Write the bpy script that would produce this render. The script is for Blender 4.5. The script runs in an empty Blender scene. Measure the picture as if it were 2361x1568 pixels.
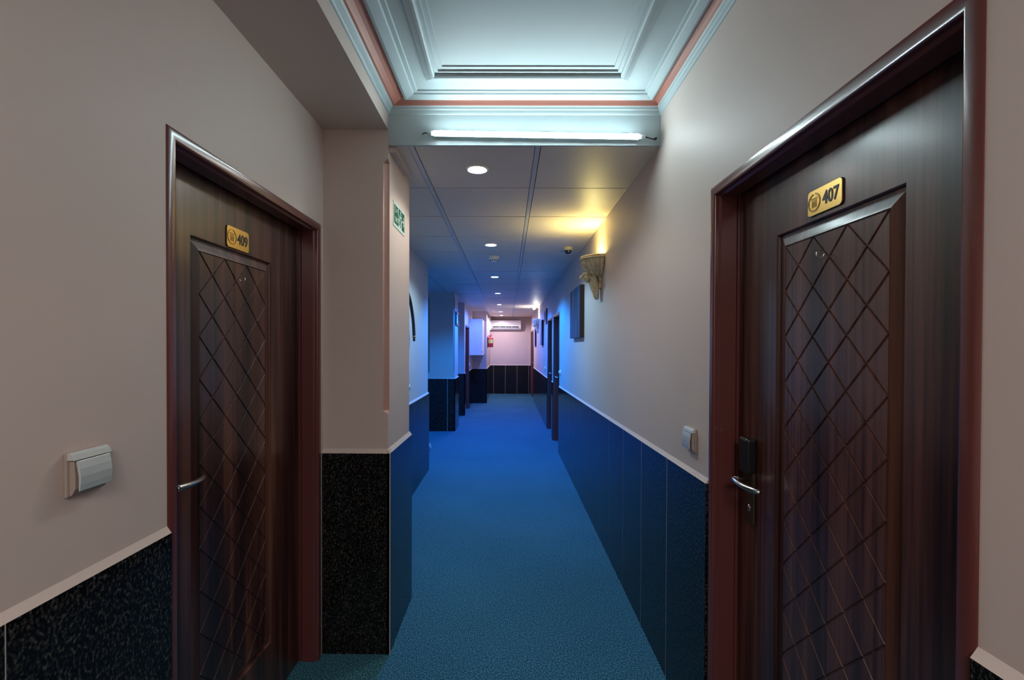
import bpy, bmesh, math, random
from mathutils import Vector, Matrix
random.seed(7)
PI = math.pi
C = bpy.context.scene.collection
sc = bpy.context.scene

# ------------------------------------------------------------------ helpers
def world_loc(o):
    v = Vector((0, 0, 0))
    while o is not None:
        v += o.location
        o = o.parent
    return v

class MB:
    """collects faces in world coordinates, then links them as one mesh object"""
    def __init__(s):
        s.v = []; s.f = []; s.m = []; s.sm = []
    def add(s, verts, faces, m=0, smooth=False):
        b = len(s.v)
        s.v += [tuple(p) for p in verts]
        for f in faces:
            s.f.append([b + i for i in f]); s.m.append(m); s.sm.append(smooth)
        return s
    def quad(s, a, b, c, d, m=0):
        return s.add([a, b, c, d], [(0, 1, 2, 3)], m)
    def box(s, x0, x1, y0, y1, z0, z1, m=0):
        v = [(x0, y0, z0), (x1, y0, z0), (x1, y1, z0), (x0, y1, z0), (x0, y0, z1), (x1, y0, z1), (x1, y1, z1), (x0, y1, z1)]
        return s.add(v, [(3, 2, 1, 0), (4, 5, 6, 7), (0, 1, 5, 4), (1, 2, 6, 5), (2, 3, 7, 6), (3, 0, 4, 7)], m)
    def hexa(s, v, m=0):
        return s.add(v, [(3, 2, 1, 0), (4, 5, 6, 7), (0, 1, 5, 4), (1, 2, 6, 5), (2, 3, 7, 6), (3, 0, 4, 7)], m)
    def rings(s, rings, m=0, closed=True, cap=True, smooth=False):
        n = len(rings[0]); v = [p for r in rings for p in r]; f = []
        for i in range(len(rings) - 1):
            for j in range(n if closed else n - 1):
                k = (j + 1) % n
                f.append((i * n + j, i * n + k, (i + 1) * n + k, (i + 1) * n + j))
        s.add(v, f, m, smooth)
        if cap:
            s.add(rings[0], [tuple(range(n))[::-1]], m); s.add(rings[-1], [tuple(range(n))], m)
        return s
    def lathe(s, c, prof, n=24, m=0, smooth=True, axis='z', cap=False, a0=0, a1=2 * PI):
        full = abs(a1 - a0 - 2 * PI) < 1e-6
        R = []
        for r, h in prof:
            ring = []
            for k in range(n if full else n + 1):
                a = a0 + (a1 - a0) * k / n
                x, y = r * math.cos(a), r * math.sin(a)
                p = {'z': (x, y, h), 'x': (h, x, y), 'y': (x, h, y)}[axis]
                ring.append((c[0] + p[0], c[1] + p[1], c[2] + p[2]))
            R.append(ring)
        return s.rings(R, m, full, cap, smooth)
    def tube(s, pts, r, n=10, m=0, smooth=True):
        pts = [Vector(p) for p in pts]
        rr = r if isinstance(r, (list, tuple)) else [r] * len(pts)
        R = []; up = None
        for i, p in enumerate(pts):
            t = (pts[min(i + 1, len(pts) - 1)] - pts[max(i - 1, 0)]).normalized()
            if up is None:
                up = Vector((0, 0, 1)) if abs(t.z) < .9 else Vector((1, 0, 0))
            a = t.cross(up).normalized(); up = a.cross(t).normalized()
            R.append([tuple(p + rr[i] * (math.cos(2 * PI * k / n) * a + math.sin(2 * PI * k / n) * up)) for k in range(n)])
        return s.rings(R, m, True, True, smooth)
    def sphere(s, c, r, n=16, m=0, sz=1.0):
        prof = [(max(1e-4, r * math.sin(PI * i / n)), -r * sz * math.cos(PI * i / n)) for i in range(n + 1)]
        return s.lathe(c, prof, n * 2, m)
    def build(s, name, mats, parent=None, bevel=0, seg=2, origin=None):
        if not isinstance(mats, (list, tuple)):
            mats = [mats]
        me = bpy.data.meshes.new(name)
        if parent is not None:
            org = world_loc(parent)
        elif origin is not None:
            org = Vector(origin)
        else:
            xs, ys, zs = zip(*s.v)
            org = Vector(((min(xs) + max(xs)) / 2, (min(ys) + max(ys)) / 2, min(zs)))
        me.from_pydata([tuple(Vector(p) - org) for p in s.v], [], s.f)
        for m in mats:
            me.materials.append(m)
        me.polygons.foreach_set('material_index', s.m)
        me.polygons.foreach_set('use_smooth', s.sm)
        bm = bmesh.new(); bm.from_mesh(me)
        bmesh.ops.remove_doubles(bm, verts=bm.verts, dist=1e-6)
        bmesh.ops.recalc_face_normals(bm, faces=bm.faces)
        bm.to_mesh(me); bm.free(); me.update()
        o = bpy.data.objects.new(name, me); C.objects.link(o)
        if parent is not None:
            o.parent = parent
        else:
            o.location = org
        if bevel:
            b = o.modifiers.new('bevel', 'BEVEL'); b.width = bevel; b.segments = seg; b.limit_method = 'ANGLE'; b.angle_limit = .7
            if hasattr(b, 'harden_normals'):
                b.harden_normals = False
        return o

def thing(name, label, cat, loc, group=None, kind=None):
    o = bpy.data.objects.new(name, None); C.objects.link(o); o.location = loc
    o.empty_display_size = .1
    return tag(o, label, cat, group, kind)

def tag(o, label=None, cat=None, group=None, kind=None):
    if label: o['label'] = label
    if cat: o['category'] = cat
    if group: o['group'] = group
    if kind: o['kind'] = kind
    return o

def struct(mb, name, mats, label=None, **k):
    return tag(mb.build(name, mats, **k), label, None, None, 'structure')

def copy_tree(o, parent=None):
    c = o.copy(); C.objects.link(c); c.parent = parent
    for ch in list(o.children):
        copy_tree(ch, c)
    return c

# ------------------------------------------------------------------ materials
def mat(name, col=(.5, .5, .5), rough=.5, metal=0, spec=.5, coat=0, coat_rough=.1, emit=None, estr=0):
    m = bpy.data.materials.new(name); m.use_nodes = True
    nt = m.node_tree; b = nt.nodes['Principled BSDF']
    b.inputs['Base Color'].default_value = (*col, 1)
    b.inputs['Roughness'].default_value = rough
    b.inputs['Metallic'].default_value = metal
    b.inputs['Specular IOR Level'].default_value = spec
    b.inputs['Coat Weight'].default_value = coat
    b.inputs['Coat Roughness'].default_value = coat_rough
    if emit:
        b.inputs['Emission Color'].default_value = (*emit, 1)
        b.inputs['Emission Strength'].default_value = estr
    return m, nt, b

def N(nt, t, **k):
    n = nt.nodes.new(t)
    for a, v in k.items():
        if a in n.inputs.keys() if isinstance(a, str) else False:
            n.inputs[a].default_value = v
        else:
            setattr(n, a, v)
    return n

def noise(nt, scale, detail=3, rough=.5, stretch=None):
    tc = N(nt, 'ShaderNodeTexCoord'); mp = N(nt, 'ShaderNodeMapping')
    if stretch: mp.inputs['Scale'].default_value = stretch
    nt.links.new(tc.outputs['Object'], mp.inputs['Vector'])
    n = N(nt, 'ShaderNodeTexNoise'); n.inputs['Scale'].default_value = scale
    n.inputs['Detail'].default_value = detail; n.inputs['Roughness'].default_value = rough
    nt.links.new(mp.outputs['Vector'], n.inputs['Vector'])
    return n

def ramp(nt, fac, stops):
    r = N(nt, 'ShaderNodeValToRGB')
    while len(r.color_ramp.elements) < len(stops):
        r.color_ramp.elements.new(.5)
    for e, (p, c) in zip(r.color_ramp.elements, stops):
        e.position = p; e.color = (*c, 1)
    nt.links.new(fac, r.inputs['Fac'])
    return r

def bump(nt, b, h, strength, dist):
    n = N(nt, 'ShaderNodeBump'); n.inputs['Strength'].default_value = strength; n.inputs['Distance'].default_value = dist
    nt.links.new(h, n.inputs['Height']); nt.links.new(n.outputs['Normal'], b.inputs['Normal'])

def paint(name, c1, c2, rough=.55, bumpd=.0006, spec=.35):
    m, nt, b = mat(name, c1, rough, spec=spec)
    n = noise(nt, 1.6, 3)
    r = ramp(nt, n.outputs['Fac'], [(.35, c1), (.65, c2)])
    nt.links.new(r.outputs['Color'], b.inputs['Base Color'])
    n2 = noise(nt, 90, 2); bump(nt, b, n2.outputs['Fac'], .12, bumpd)
    return m

WALL = paint('cream_wall_paint', (.60, .495, .445), (.57, .48, .435))
PLASTER = paint('white_ceiling_plaster', (.42, .50, .52), (.40, .48, .50), rough=.5)
PINK = paint('salmon_paint', (.46, .19, .145), (.43, .175, .135), rough=.5)
ROSE = paint('dusty_rose_paint', (.50, .29, .24), (.47, .27, .225), rough=.5)
TILEC = paint('ceiling_panel', (.68, .60, .52), (.65, .575, .50), rough=.46)
BAR, _, _ = mat('ceiling_bar', (.50, .50, .52), .4)

def carpet():
    m, nt, b = mat('blue_carpet', rough=.95, spec=.08)
    n = noise(nt, 240, 3, .7, (.8, .6, 1)); n2 = noise(nt, 1.2, 3)
    r = ramp(nt, n.outputs['Fac'], [(.38, (.008, .048, .080)), (.52, (.030, .152, .205)), (.64, (.19, .38, .44))])
    r2 = ramp(nt, n2.outputs['Fac'], [(.3, (.85, .85, .85)), (.7, (1, 1, 1))])
    mx = N(nt, 'ShaderNodeMix', data_type='RGBA', blend_type='MULTIPLY'); mx.inputs[0].default_value = 1
    nt.links.new(r.outputs['Color'], mx.inputs[6]); nt.links.new(r2.outputs['Color'], mx.inputs[7])
    nt.links.new(mx.outputs[2], b.inputs['Base Color'])
    bump(nt, b, n.outputs['Fac'], .9, .004)
    return m
CARPET = carpet()

def granite():
    m, nt, b = mat('black_granite', rough=.18, spec=.2)
    n = noise(nt, 150, 3, .65, (1, 1, .7))
    r = ramp(nt, n.outputs['Fac'], [(.47, (.004, .004, .0045)), (.57, (.020, .020, .019)), (.70, (.095, .09, .08))])
    nt.links.new(r.outputs['Color'], b.inputs['Base Color'])
    bump(nt, b, r.outputs['Color'], .6, .003)
    n2 = noise(nt, 8, 2)
    rr = ramp(nt, n2.outputs['Fac'], [(.3, (.07,) * 3), (.7, (.12,) * 3)])
    nt.links.new(rr.outputs['Color'], b.inputs['Roughness'])
    return m
GRANITE = granite()
GROUT, _, _ = mat('pale_grout', (.5, .5, .5), .8)

def wood(name, dark, mid, light, rough=.36):
    m, nt, b = mat(name, rough=rough, spec=.5, coat=.4, coat_rough=.2)
    n = noise(nt, 1, 5, .65, (70, 70, 1.3)); n2 = noise(nt, 1, 2, .5, (14, 14, .6))
    ad = N(nt, 'ShaderNodeMath', operation='MULTIPLY_ADD'); ad.inputs[1].default_value = .45
    mu = N(nt, 'ShaderNodeMath', operation='MULTIPLY'); mu.inputs[1].default_value = .55
    nt.links.new(n2.outputs['Fac'], mu.inputs[0]); nt.links.new(n.outputs['Fac'], ad.inputs[0]); nt.links.new(mu.outputs[0], ad.inputs[2])
    r = ramp(nt, ad.outputs[0], [(.40, dark), (.5, mid), (.61, light)])
    nt.links.new(r.outputs['Color'], b.inputs['Base Color'])
    bump(nt, b, n.outputs['Fac'], .06, .0006)
    return m
WENGE = wood('dark_wenge', (.014, .0045, .0032), (.052, .016, .011), (.125, .046, .030))
def frame_paint():
    m, nt, b = mat('maroon_frame_enamel', (.125, .037, .033), .26, spec=.5, coat=.4, coat_rough=.18)
    n = noise(nt, 60, 2); bump(nt, b, n.outputs['Fac'], .1, .0008)
    return m
FRAME = frame_paint()
BRASS, _, _ = mat('brushed_brass', (.72, .50, .16), .3, 1)
INK, _, _ = mat('black_ink', (.012, .009, .006), .45)
EMBOSS, _, _ = mat('engraved_brass', (.30, .20, .05), .4, .8)
CHROME, _, _ = mat('satin_chrome', (.68, .67, .64), .22, 1)
BRONZE, _, _ = mat('dark_bronze', (.09, .06, .045), .35, .7)
BLACK, _, _ = mat('black_plastic', (.012, .012, .013), .3)
DARK, _, _ = mat('dark_recess', (.02, .02, .022), .7)
WHITE, _, _ = mat('white_plastic', (.80, .80, .79), .3)
SILVER, _, _ = mat('silver_plastic', (.55, .60, .60), .28, .2)
TAUPE, _, _ = mat('taupe_plastic', (.36, .30, .26), .4)
RED, _, _ = mat('red_enamel', (.42, .018, .022), .25, coat=.5)
YELLOW, _, _ = mat('yellow_label', (.62, .58, .14), .5)
GREEN, _, _ = mat('green_sign', (.002, .085, .042), .4)
SIGNW, _, _ = mat('pale_sign', (.46, .62, .56), .4)
PAPER, _, _ = mat('white_paper', (.75, .76, .78), .5)
RUBBER, _, _ = mat('black_rubber', (.018, .018, .02), .45)
COPPER, _, _ = mat('copper_ferrule', (.45, .20, .10), .35, .8)
LEAF, _, _ = mat('leaf_green', (.10, .30, .20), .5)
PETAL, _, _ = mat('pale_leaf', (.75, .68, .72), .5)
POT, _, _ = mat('white_pot', (.7, .7, .7), .4)
GLASSY, _, _ = mat('clear_end_plastic', (.75, .85, .87), .15)
MICA, _, _ = mat('dark_dome', (.02, .02, .022), .08)

def stone():
    m, nt, b = mat('aged_stone', rough=.7, spec=.3)
    n = noise(nt, 26, 4, .6)
    r = ramp(nt, n.outputs['Fac'], [(.30, (.34, .28, .15)), (.45, (.62, .54, .36)), (.7, (.74, .68, .52))])
    nt.links.new(r.outputs['Color'], b.inputs['Base Color'])
    bump(nt, b, n.outputs['Fac'], .3, .004)
    return m
STONE = stone()
STONE_DARK, _, _ = mat('flute_shade_stone', (.30, .23, .12), .8)

def emitter(name, col, s):
    m, nt, b = mat(name, (.8, .8, .8), .4, emit=col, estr=s)
    return m

def canvas(name, stops, sy, sz):
    m, nt, b = mat(name, rough=.55)
    n = noise(nt, 1, 3, .6, (1, sy, sz))
    r = ramp(nt, n.outputs['Fac'], stops)
    nt.links.new(r.outputs['Color'], b.inputs['Base Color'])
    return m

# ------------------------------------------------------------------ dimensions (metres)
RW, RD = .712, .700            # right wall plaster / granite face
LW, LD = -.872, -.860          # left wall by the near door
def zc(y): return 2.4045 - .0025 * y       # underside of the panel ceiling
YF = 14.38                     # far wall
YB = -2.6                      # wall behind the viewer
COF = 2.61                     # plaster ceiling by the near doors
BEAM = 2.178

# ------------------------------------------------------------------ floor
struct(MB().box(-2.3, 1.0, YB - .2, YF + .2, -.1, 0), 'floor', CARPET, 'blue grey flecked carpet running the length of the corridor')

# ------------------------------------------------------------------ walls
def wall_x(mb, x0, x1, y0, y1, z1, holes=()):
    """a wall running along Y, with door holes (y0, y1, top)"""
    y = y0
    for a, b, t in sorted(holes):
        if a > y: mb.box(x0, x1, y, a, 0, z1)
        mb.box(x0, x1, a, b, t, z1)
        y = b
    if y < y1: mb.box(x0, x1, y, y1, 0, z1)

# doors: (side, wall x, outer y0, outer y1, outer top)
D407 = (.698, 1.633, 2.010)
D409 = (1.178, 2.150, 2.017)
DA = (6.38, 7.215, 1.945); DB = (7.42, 8.262, 1.945); DC = (12.70, 13.50, 1.93); DD = (13.56, 14.32, 1.93)
DE = (9.93, 10.90, 1.93)
def hole(d): return (d[0] + .004, d[1] - .004, d[2] - .004)

mb = MB(); wall_x(mb, RW, .95, YB, YF, 2.8, [hole(d) for d in (D407, DA, DB, DC, DD)])
struct(mb, 'wall_right', WALL, 'cream wall along the right side of the corridor')
mb = MB(); wall_x(mb, -1.10, LW, YB, 2.18, 2.8, [hole(D409)])
struct(mb, 'wall_left', WALL, 'cream wall holding the door numbered 409')
mb = MB(); mb.box(-2.1, -.94, 2.65, 5.44, 0, 2.6); mb.box(-2.3, -2.1, 2.65, 8.5, 0, 2.6); mb.box(-2.1, -1.37, 8.1, 8.5, 0, 2.6)
struct(mb, 'wall_left', WALL, 'bluish cream wall behind the near pillar with the hanging hose')
mb = MB(); mb.box(-2.1, -1.25, 8.5, 9.75, 0, 2.6); mb.box(-1.25, -.915, 9.75, DE[0] + .004, 0, 2.6)
wall_x(mb, -1.15, -.915, DE[0] + .004, 11.95, 2.6, [hole(DE)])
struct(mb, 'wall_left', WALL, 'cream wall beside the far left door and the white cabinet')
struct(MB().box(-1.15, -.55, 11.95, YF, 0, 2.6), 'wall_left', WALL, 'projecting wall corner beside the fire extinguisher')
struct(MB().box(-1.3, 1.0, YF, YF + .15, 0, 2.8), 'wall_back', WALL, 'cream end wall of the corridor under the air conditioner')
struct(MB().box(-1.3, 1.0, YB - .15, YB, 0, 2.8), 'wall_front', WALL, 'cream wall closing the corridor behind the viewer')

# pillars with a coved, salmon painted corner
def pillar(x0, x1, y0, y1, ztop, c0, c1, label, both=False):
    w = .024; e = .0004
    def ring(z, k):
        k = max(k, e)
        arc = []
        for i in range(7):                       # concave quarter centred on the corner
            a = PI - (PI / 2) * i / 6
            arc.append((x1 + k * math.cos(a), y0 + k * math.sin(a), z))
        left = [(x0, y0, z)]
        if both:
            left = [(x0 + k * math.cos(a), y0 + k * math.sin(a), z) for a in [PI / 2 - (PI / 2) * i / 6 for i in range(7)]]
        return left + arc + [(x1, y1, z), (x0, y1, z)]
    rs = [ring(0, 0), ring(c0, 0), ring(c0 + .016, w), ring(c1 - .018, w), ring(c1, 0), ring(ztop, 0)]
    mb = MB(); n = len(rs[0]); nl = 7 if both else 1
    for i in range(5):
        for j in range(n):
            k = (j + 1) % n
            cove = 1 <= i <= 3 and (nl <= j < nl + 6 or (both and j < 6))
            mb.add([rs[i][j], rs[i][k], rs[i + 1][k], rs[i + 1][j]], [(0, 1, 2, 3)], 1 if cove else 0)
    mb.add(rs[0], [tuple(range(n))]); mb.add(rs[-1], [tuple(range(n))])
    return struct(mb, 'pillar', [WALL, ROSE], label)
pillar(-1.10, -.565, 2.18, 2.648, 2.8, 1.134, 2.336, 'cream pillar with salmon coved corner beside the 409 door')
pillar(-1.37, -.915, 7.95, 8.5, 2.6, 1.00, 2.30, 'blue lit pillar with coved corners halfway along the left', True)

# ------------------------------------------------------------------ granite dado
def dado_y(mb, x, n, y0, y1, z0, z1, first=None, tw=.39, g=.0024):
    """granite facing on a wall running along Y; n = +1/-1 is the way it faces; z0/z1 tops at both ends"""
    t = .014
    cuts = [y0]
    y = first if first is not None else y0 + tw
    while y < y1 - .03:
        cuts.append(y); y += tw
    cuts.append(y1)
    zt = lambda y: z0 + (z1 - z0) * (y - y0) / (y1 - y0)
    for a, b in zip(cuts[:-1], cuts[1:]):
        a2 = a + (g if a != y0 else 0); b2 = b - (g if b != y1 else 0)
        xa, xb = x, x - n * t
        mb.hexa([(xa, a2, 0), (xb, a2, 0), (xb, b2, 0), (xa, b2, 0), (xa, a2, zt(a2)), (xb, a2, zt(a2)), (xb, b2, zt(b2)), (xa, b2, zt(b2))], 0)
        if b != y1:
            mb.box(min(x - n * .0006, x - n * t), max(x - n * .0006, x - n * t), b - g, b + g, 0, zt(b), 1)
    xa, xb = x, x - n * t      # plaster fillet on top
    mb.hexa([(xa, y0, zt(y0)), (xb, y0, zt(y0)), (xb, y1, zt(y1)), (xa, y1, zt(y1)),
             (xa - n * .003, y0, zt(y0) + .004), (xb, y0, zt(y0) + .020), (xb, y1, zt(y1) + .020), (xa - n * .003, y1, zt(y1) + .004)], 2)
def dado_x(mb, y, x0, x1, z, first=None, tw=.39, g=.0024):
    """granite facing on a wall running along X that faces the viewer"""
    t = .014; cuts = [x0]; x = first if first is not None else x0 + tw
    while x < x1 - .03:
        cuts.append(x); x += tw
    cuts.append(x1)
    for a, b in zip(cuts[:-1], cuts[1:]):
        mb.box(a + (g if a != x0 else 0), b - (g if b != x1 else 0), y, y + t, 0, z, 0)
        if b != x1: mb.box(b - g, b + g, y + .0006, y + t, 0, z, 1)
    mb.hexa([(x0, y, z), (x1, y, z), (x1, y + t, z), (x0, y + t, z), (x0, y + .003, z + .004), (x1, y + .003, z + .004), (x1, y + t, z + .020), (x0, y + t, z + .020)], 2)
DM = [GRANITE, GROUT, WALL]
zr = lambda y: .995 - .0143 * y
mb = MB()
dado_y(mb, RD, -1, YB, D407[0], zr(YB), zr(D407[0]))
dado_y(mb, RD, -1, D407[1], DA[0], zr(D407[1]), zr(DA[0]), 2.03, .385)
dado_y(mb, RD, -1, DA[1], DB[0], .90, .90)
dado_y(mb, RD, -1, DB[1], DC[0], .895, .885)
struct(mb, 'baseboard_right', DM, 'black granite dado panels along the right wall')
mb = MB()
dado_y(mb, LD, 1, YB, D409[0], .985, .972, .785 - .39 * 8, g=.0014)
dado_x(mb, 2.166, LW, -.551, .949, first=9)
dado_y(mb, -.551, 1, 2.166, 2.662, .949, .945, 2.645)
mb.box(-.5535, -.5495, 2.1645, 2.1685, 0, .949, 1)
struct(mb, 'baseboard_left', DM, 'black granite dado around the near left wall and pillar')
mb = MB()
dado_y(mb, -.926, 1, 2.662, 5.455, .905, .900, 4.2)
struct(mb, 'baseboard_left', DM, 'glossy dado on the wall below the hanging hose')
mb = MB()
dado_x(mb, 7.936, -1.38, -.901, .90, first=-1.035)
dado_y(mb, -.901, 1, 7.936, 8.514, .90, .90, 9)
dado_x(mb, 9.736, -1.25, -.901, .885, first=9)
dado_y(mb, -.901, 1, 9.736, DE[0], .885, .885, 20)
dado_y(mb, -.901, 1, DE[1], 11.936, .885, .885)
dado_x(mb, 11.936, -.901, -.536, .885, first=9)
dado_y(mb, -.536, 1, 11.936, YF, .885, .885)
struct(mb, 'baseboard_left', DM, 'black dado around the far pillars and the far left door')
mb = MB(); dado_x(mb, YF - .014, -.536, RW, .88, first=-.44, tw=.364)
struct(mb, 'baseboard_back', DM, 'slate dado panels under the end wall air conditioner')

# ------------------------------------------------------------------ ceilings
mb = MB()      # panel ceiling: grid of slightly uneven lay-in panels
bars = [-1.0613 - .6, -1.0613, -.4613, .1387, .7387]
rows = [2.767 + .6 * k for k in range(-1, 21)]
mb.box(-2.3, 1.0, 2.182, YF, 2.43, 2.5, 0)
for i in range(4):
    for j in range(len(rows) - 1):
        x0, x1 = bars[i] + .0165, bars[i + 1] - .0145
        y0, y1 = max(rows[j] + .005, 2.196), min(rows[j + 1] - .005, YF)
        if i == 3: x1 = RW - .001
        if y1 - y0 < .02: continue
        d = [random.uniform(0, .0022) for _ in range(4)]
        if random.random() < .12: d[random.randrange(4)] += .004
        v = [(x0, y0, zc(y0) + d[0]), (x1, y0, zc(y0) + d[1]), (x1, y1, zc(y1) + d[2]), (x0, y1, zc(y1) + d[3])]
        mb.hexa(v + [(a, b, 2.44) for a, b, _ in v], 0)
for x in bars[:4]:
    y0, y1 = 2.19, YF
    mb.hexa([(x - .012, y0, zc(y0) - .001), (x + .012, y0, zc(y0) - .001), (x + .012, y1, zc(y1) - .001), (x - .012, y1, zc(y1) - .001),
             (x - .012, y0, 2.44), (x + .012, y0, 2.44), (x + .012, y1, 2.44), (x - .012, y1, 2.44)], 1)
struct(mb, 'ceiling', [TILEC, BAR], 'suspended ceiling of large square panels over the corridor')

struct(MB().box(-.6, .72, YB, 2.19, COF, COF + .15), 'ceiling', PLASTER, 'white plaster ceiling framed with mouldings between the near doors')
mb = MB().box(-.565, RW, BEAM, BEAM + .012, zc(2.18) - .002, COF)
mb.box(-.565, RW, BEAM + .012, 2.195, zc(2.18) - .002, zc(2.18) + .012)
struct(mb, 'beam', PLASTER, 'white cross beam carrying the bright tube light')
struct(MB().box(LW - .02, -.565, YB, 2.18, 2.469, 2.8), 'beam', WALL, 'cream boxed beam along the top of the near left wall')

def rect_sweep(x0, x1, y0, y1, prof, mats_i, mb):
    """profile [(inset, z)] carried round a rectangle with mitred corners; mats_i = material of each profile edge"""
    def ring(i, z):
        ix0, ix1, iy0, iy1 = i
        return [(x0 + ix0, y0 + iy0, z), (x1 - ix1, y0 + iy0, z), (x1 - ix1, y1 - iy1, z), (x0 + ix0, y1 - iy1, z)]
    rs = [ring(i, z) for i, z in prof]
    for k in range(len(rs) - 1):
        for j in range(4):
            l = (j + 1) % 4
            mb.add([rs[k][j], rs[k][l], rs[k + 1][l], rs[k + 1][j]], [(0, 1, 2, 3)], mats_i[k])
# cornice: insets given separately for left, right, near, far
cl = [(0, 2.538), (.006, 2.540), (.010, 2.546), (.012, 2.556), (.020, 2.562), (.020, 2.568), (.026, 2.574)]
prof = []
for a, z in cl: prof.append(((a, a * .8, a, a * .55), z))
cove = [(.034, .018, .034, .016, 2.576), (.042, .022, .042, .018, 2.584), (.052, .028, .052, .021, 2.592), (.066, .037, .066, .026, 2.5985), (.082, .047, .082, .030, 2.6015)]
for a, b, c, d, z in cove: prof.append(((a, b, c, d), z))
mould = [(.084, .049, .084, .033, 2.590), (.096, .058, .096, .042, 2.587), (.112, .070, .112, .055, 2.591), (.130, .083, .130, .068, 2.596), (.134, .087, .134, .072, 2.603), (.150, .097, .150, .082, 2.604), (.154, .100, .154, .085, 2.6105)]
for a, b, c, d, z in mould: prof.append(((a, b, c, d), z))
mi = [0] * 6 + [1] * 5 + [0] * 20
mb = MB(); rect_sweep(-.565, RW, -1.3, BEAM, prof, mi, mb)
struct(mb, 'trim_1', [PLASTER, PINK], 'white cornice with a salmon cove around the plaster ceiling')
mb = MB()
fr = [(0, 2.6105), (0, 2.600), (.006, 2.598), (.016, 2.594), (.026, 2.589), (.036, 2.587), (.042, 2.591), (.044, 2.600), (.058, 2.600), (.060, 2.606), (.078, 2.606), (.080, 2.6105)]
rect_sweep(-.355, .513, -1.05, 2.008, [((a, a, a, a * 1.15), z) for a, z in fr], [0] * 20, mb)
struct(mb, 'trim_2', PLASTER, 'raised white moulding frame in the middle of the plaster ceiling')
struct(MB().box(-.565, -.534, 2.20, 2.50, 2.372, 2.402), 'trim_3', WALL, 'short cream batten along the top of the near pillar')

# ------------------------------------------------------------------ doors
def inset_poly(P, d):
    n = len(P); out = []
    A = sum(P[i][0] * P[(i + 1) % n][1] - P[(i + 1) % n][0] * P[i][1] for i in range(n))
    sgn = 1 if A > 0 else -1
    for i in range(n):
        p0, p1, p2 = Vector(P[i - 1]), Vector(P[i]), Vector(P[(i + 1) % n])
        e1, e2 = (p1 - p0).normalized(), (p2 - p1).normalized()
        n1, n2 = Vector((-e1.y, e1.x)) * sgn, Vector((-e2.y, e2.x)) * sgn
        den = 1 + n1.dot(n2)
        out.append(p1 + (n1 + n2) * (d / max(den, .2)))
    return out
def clip(P, x0, x1, y0, y1):
    def cut(P, f, inter):
        o = []
        for i in range(len(P)):
            a, b = P[i - 1], P[i]
            if f(b):
                if not f(a): o.append(inter(a, b))
                o.append(b)
            elif f(a): o.append(inter(a, b))
        return o
    def ix(v): return lambda a, b: (v, a[1] + (b[1] - a[1]) * (v - a[0]) / (b[0] - a[0]))
    def iy(v): return lambda a, b: (a[0] + (b[0] - a[0]) * (v - a[1]) / (b[1] - a[1]), v)
    e = 1e-9
    for f, i in ((lambda p: p[0] >= x0 - e, ix(x0)), (lambda p: p[0] <= x1 + e, ix(x1)), (lambda p: p[1] >= y0 - e, iy(y0)), (lambda p: p[1] <= y1 + e, iy(y1))):
        if P: P = cut(P, f, i)
    q = []
    for p in P:
        if not q or (Vector(p) - Vector(q[-1])).length > 1e-5: q.append(p)
    if len(q) > 2 and (Vector(q[0]) - Vector(q[-1])).length < 1e-5: q.pop()
    return q

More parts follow.
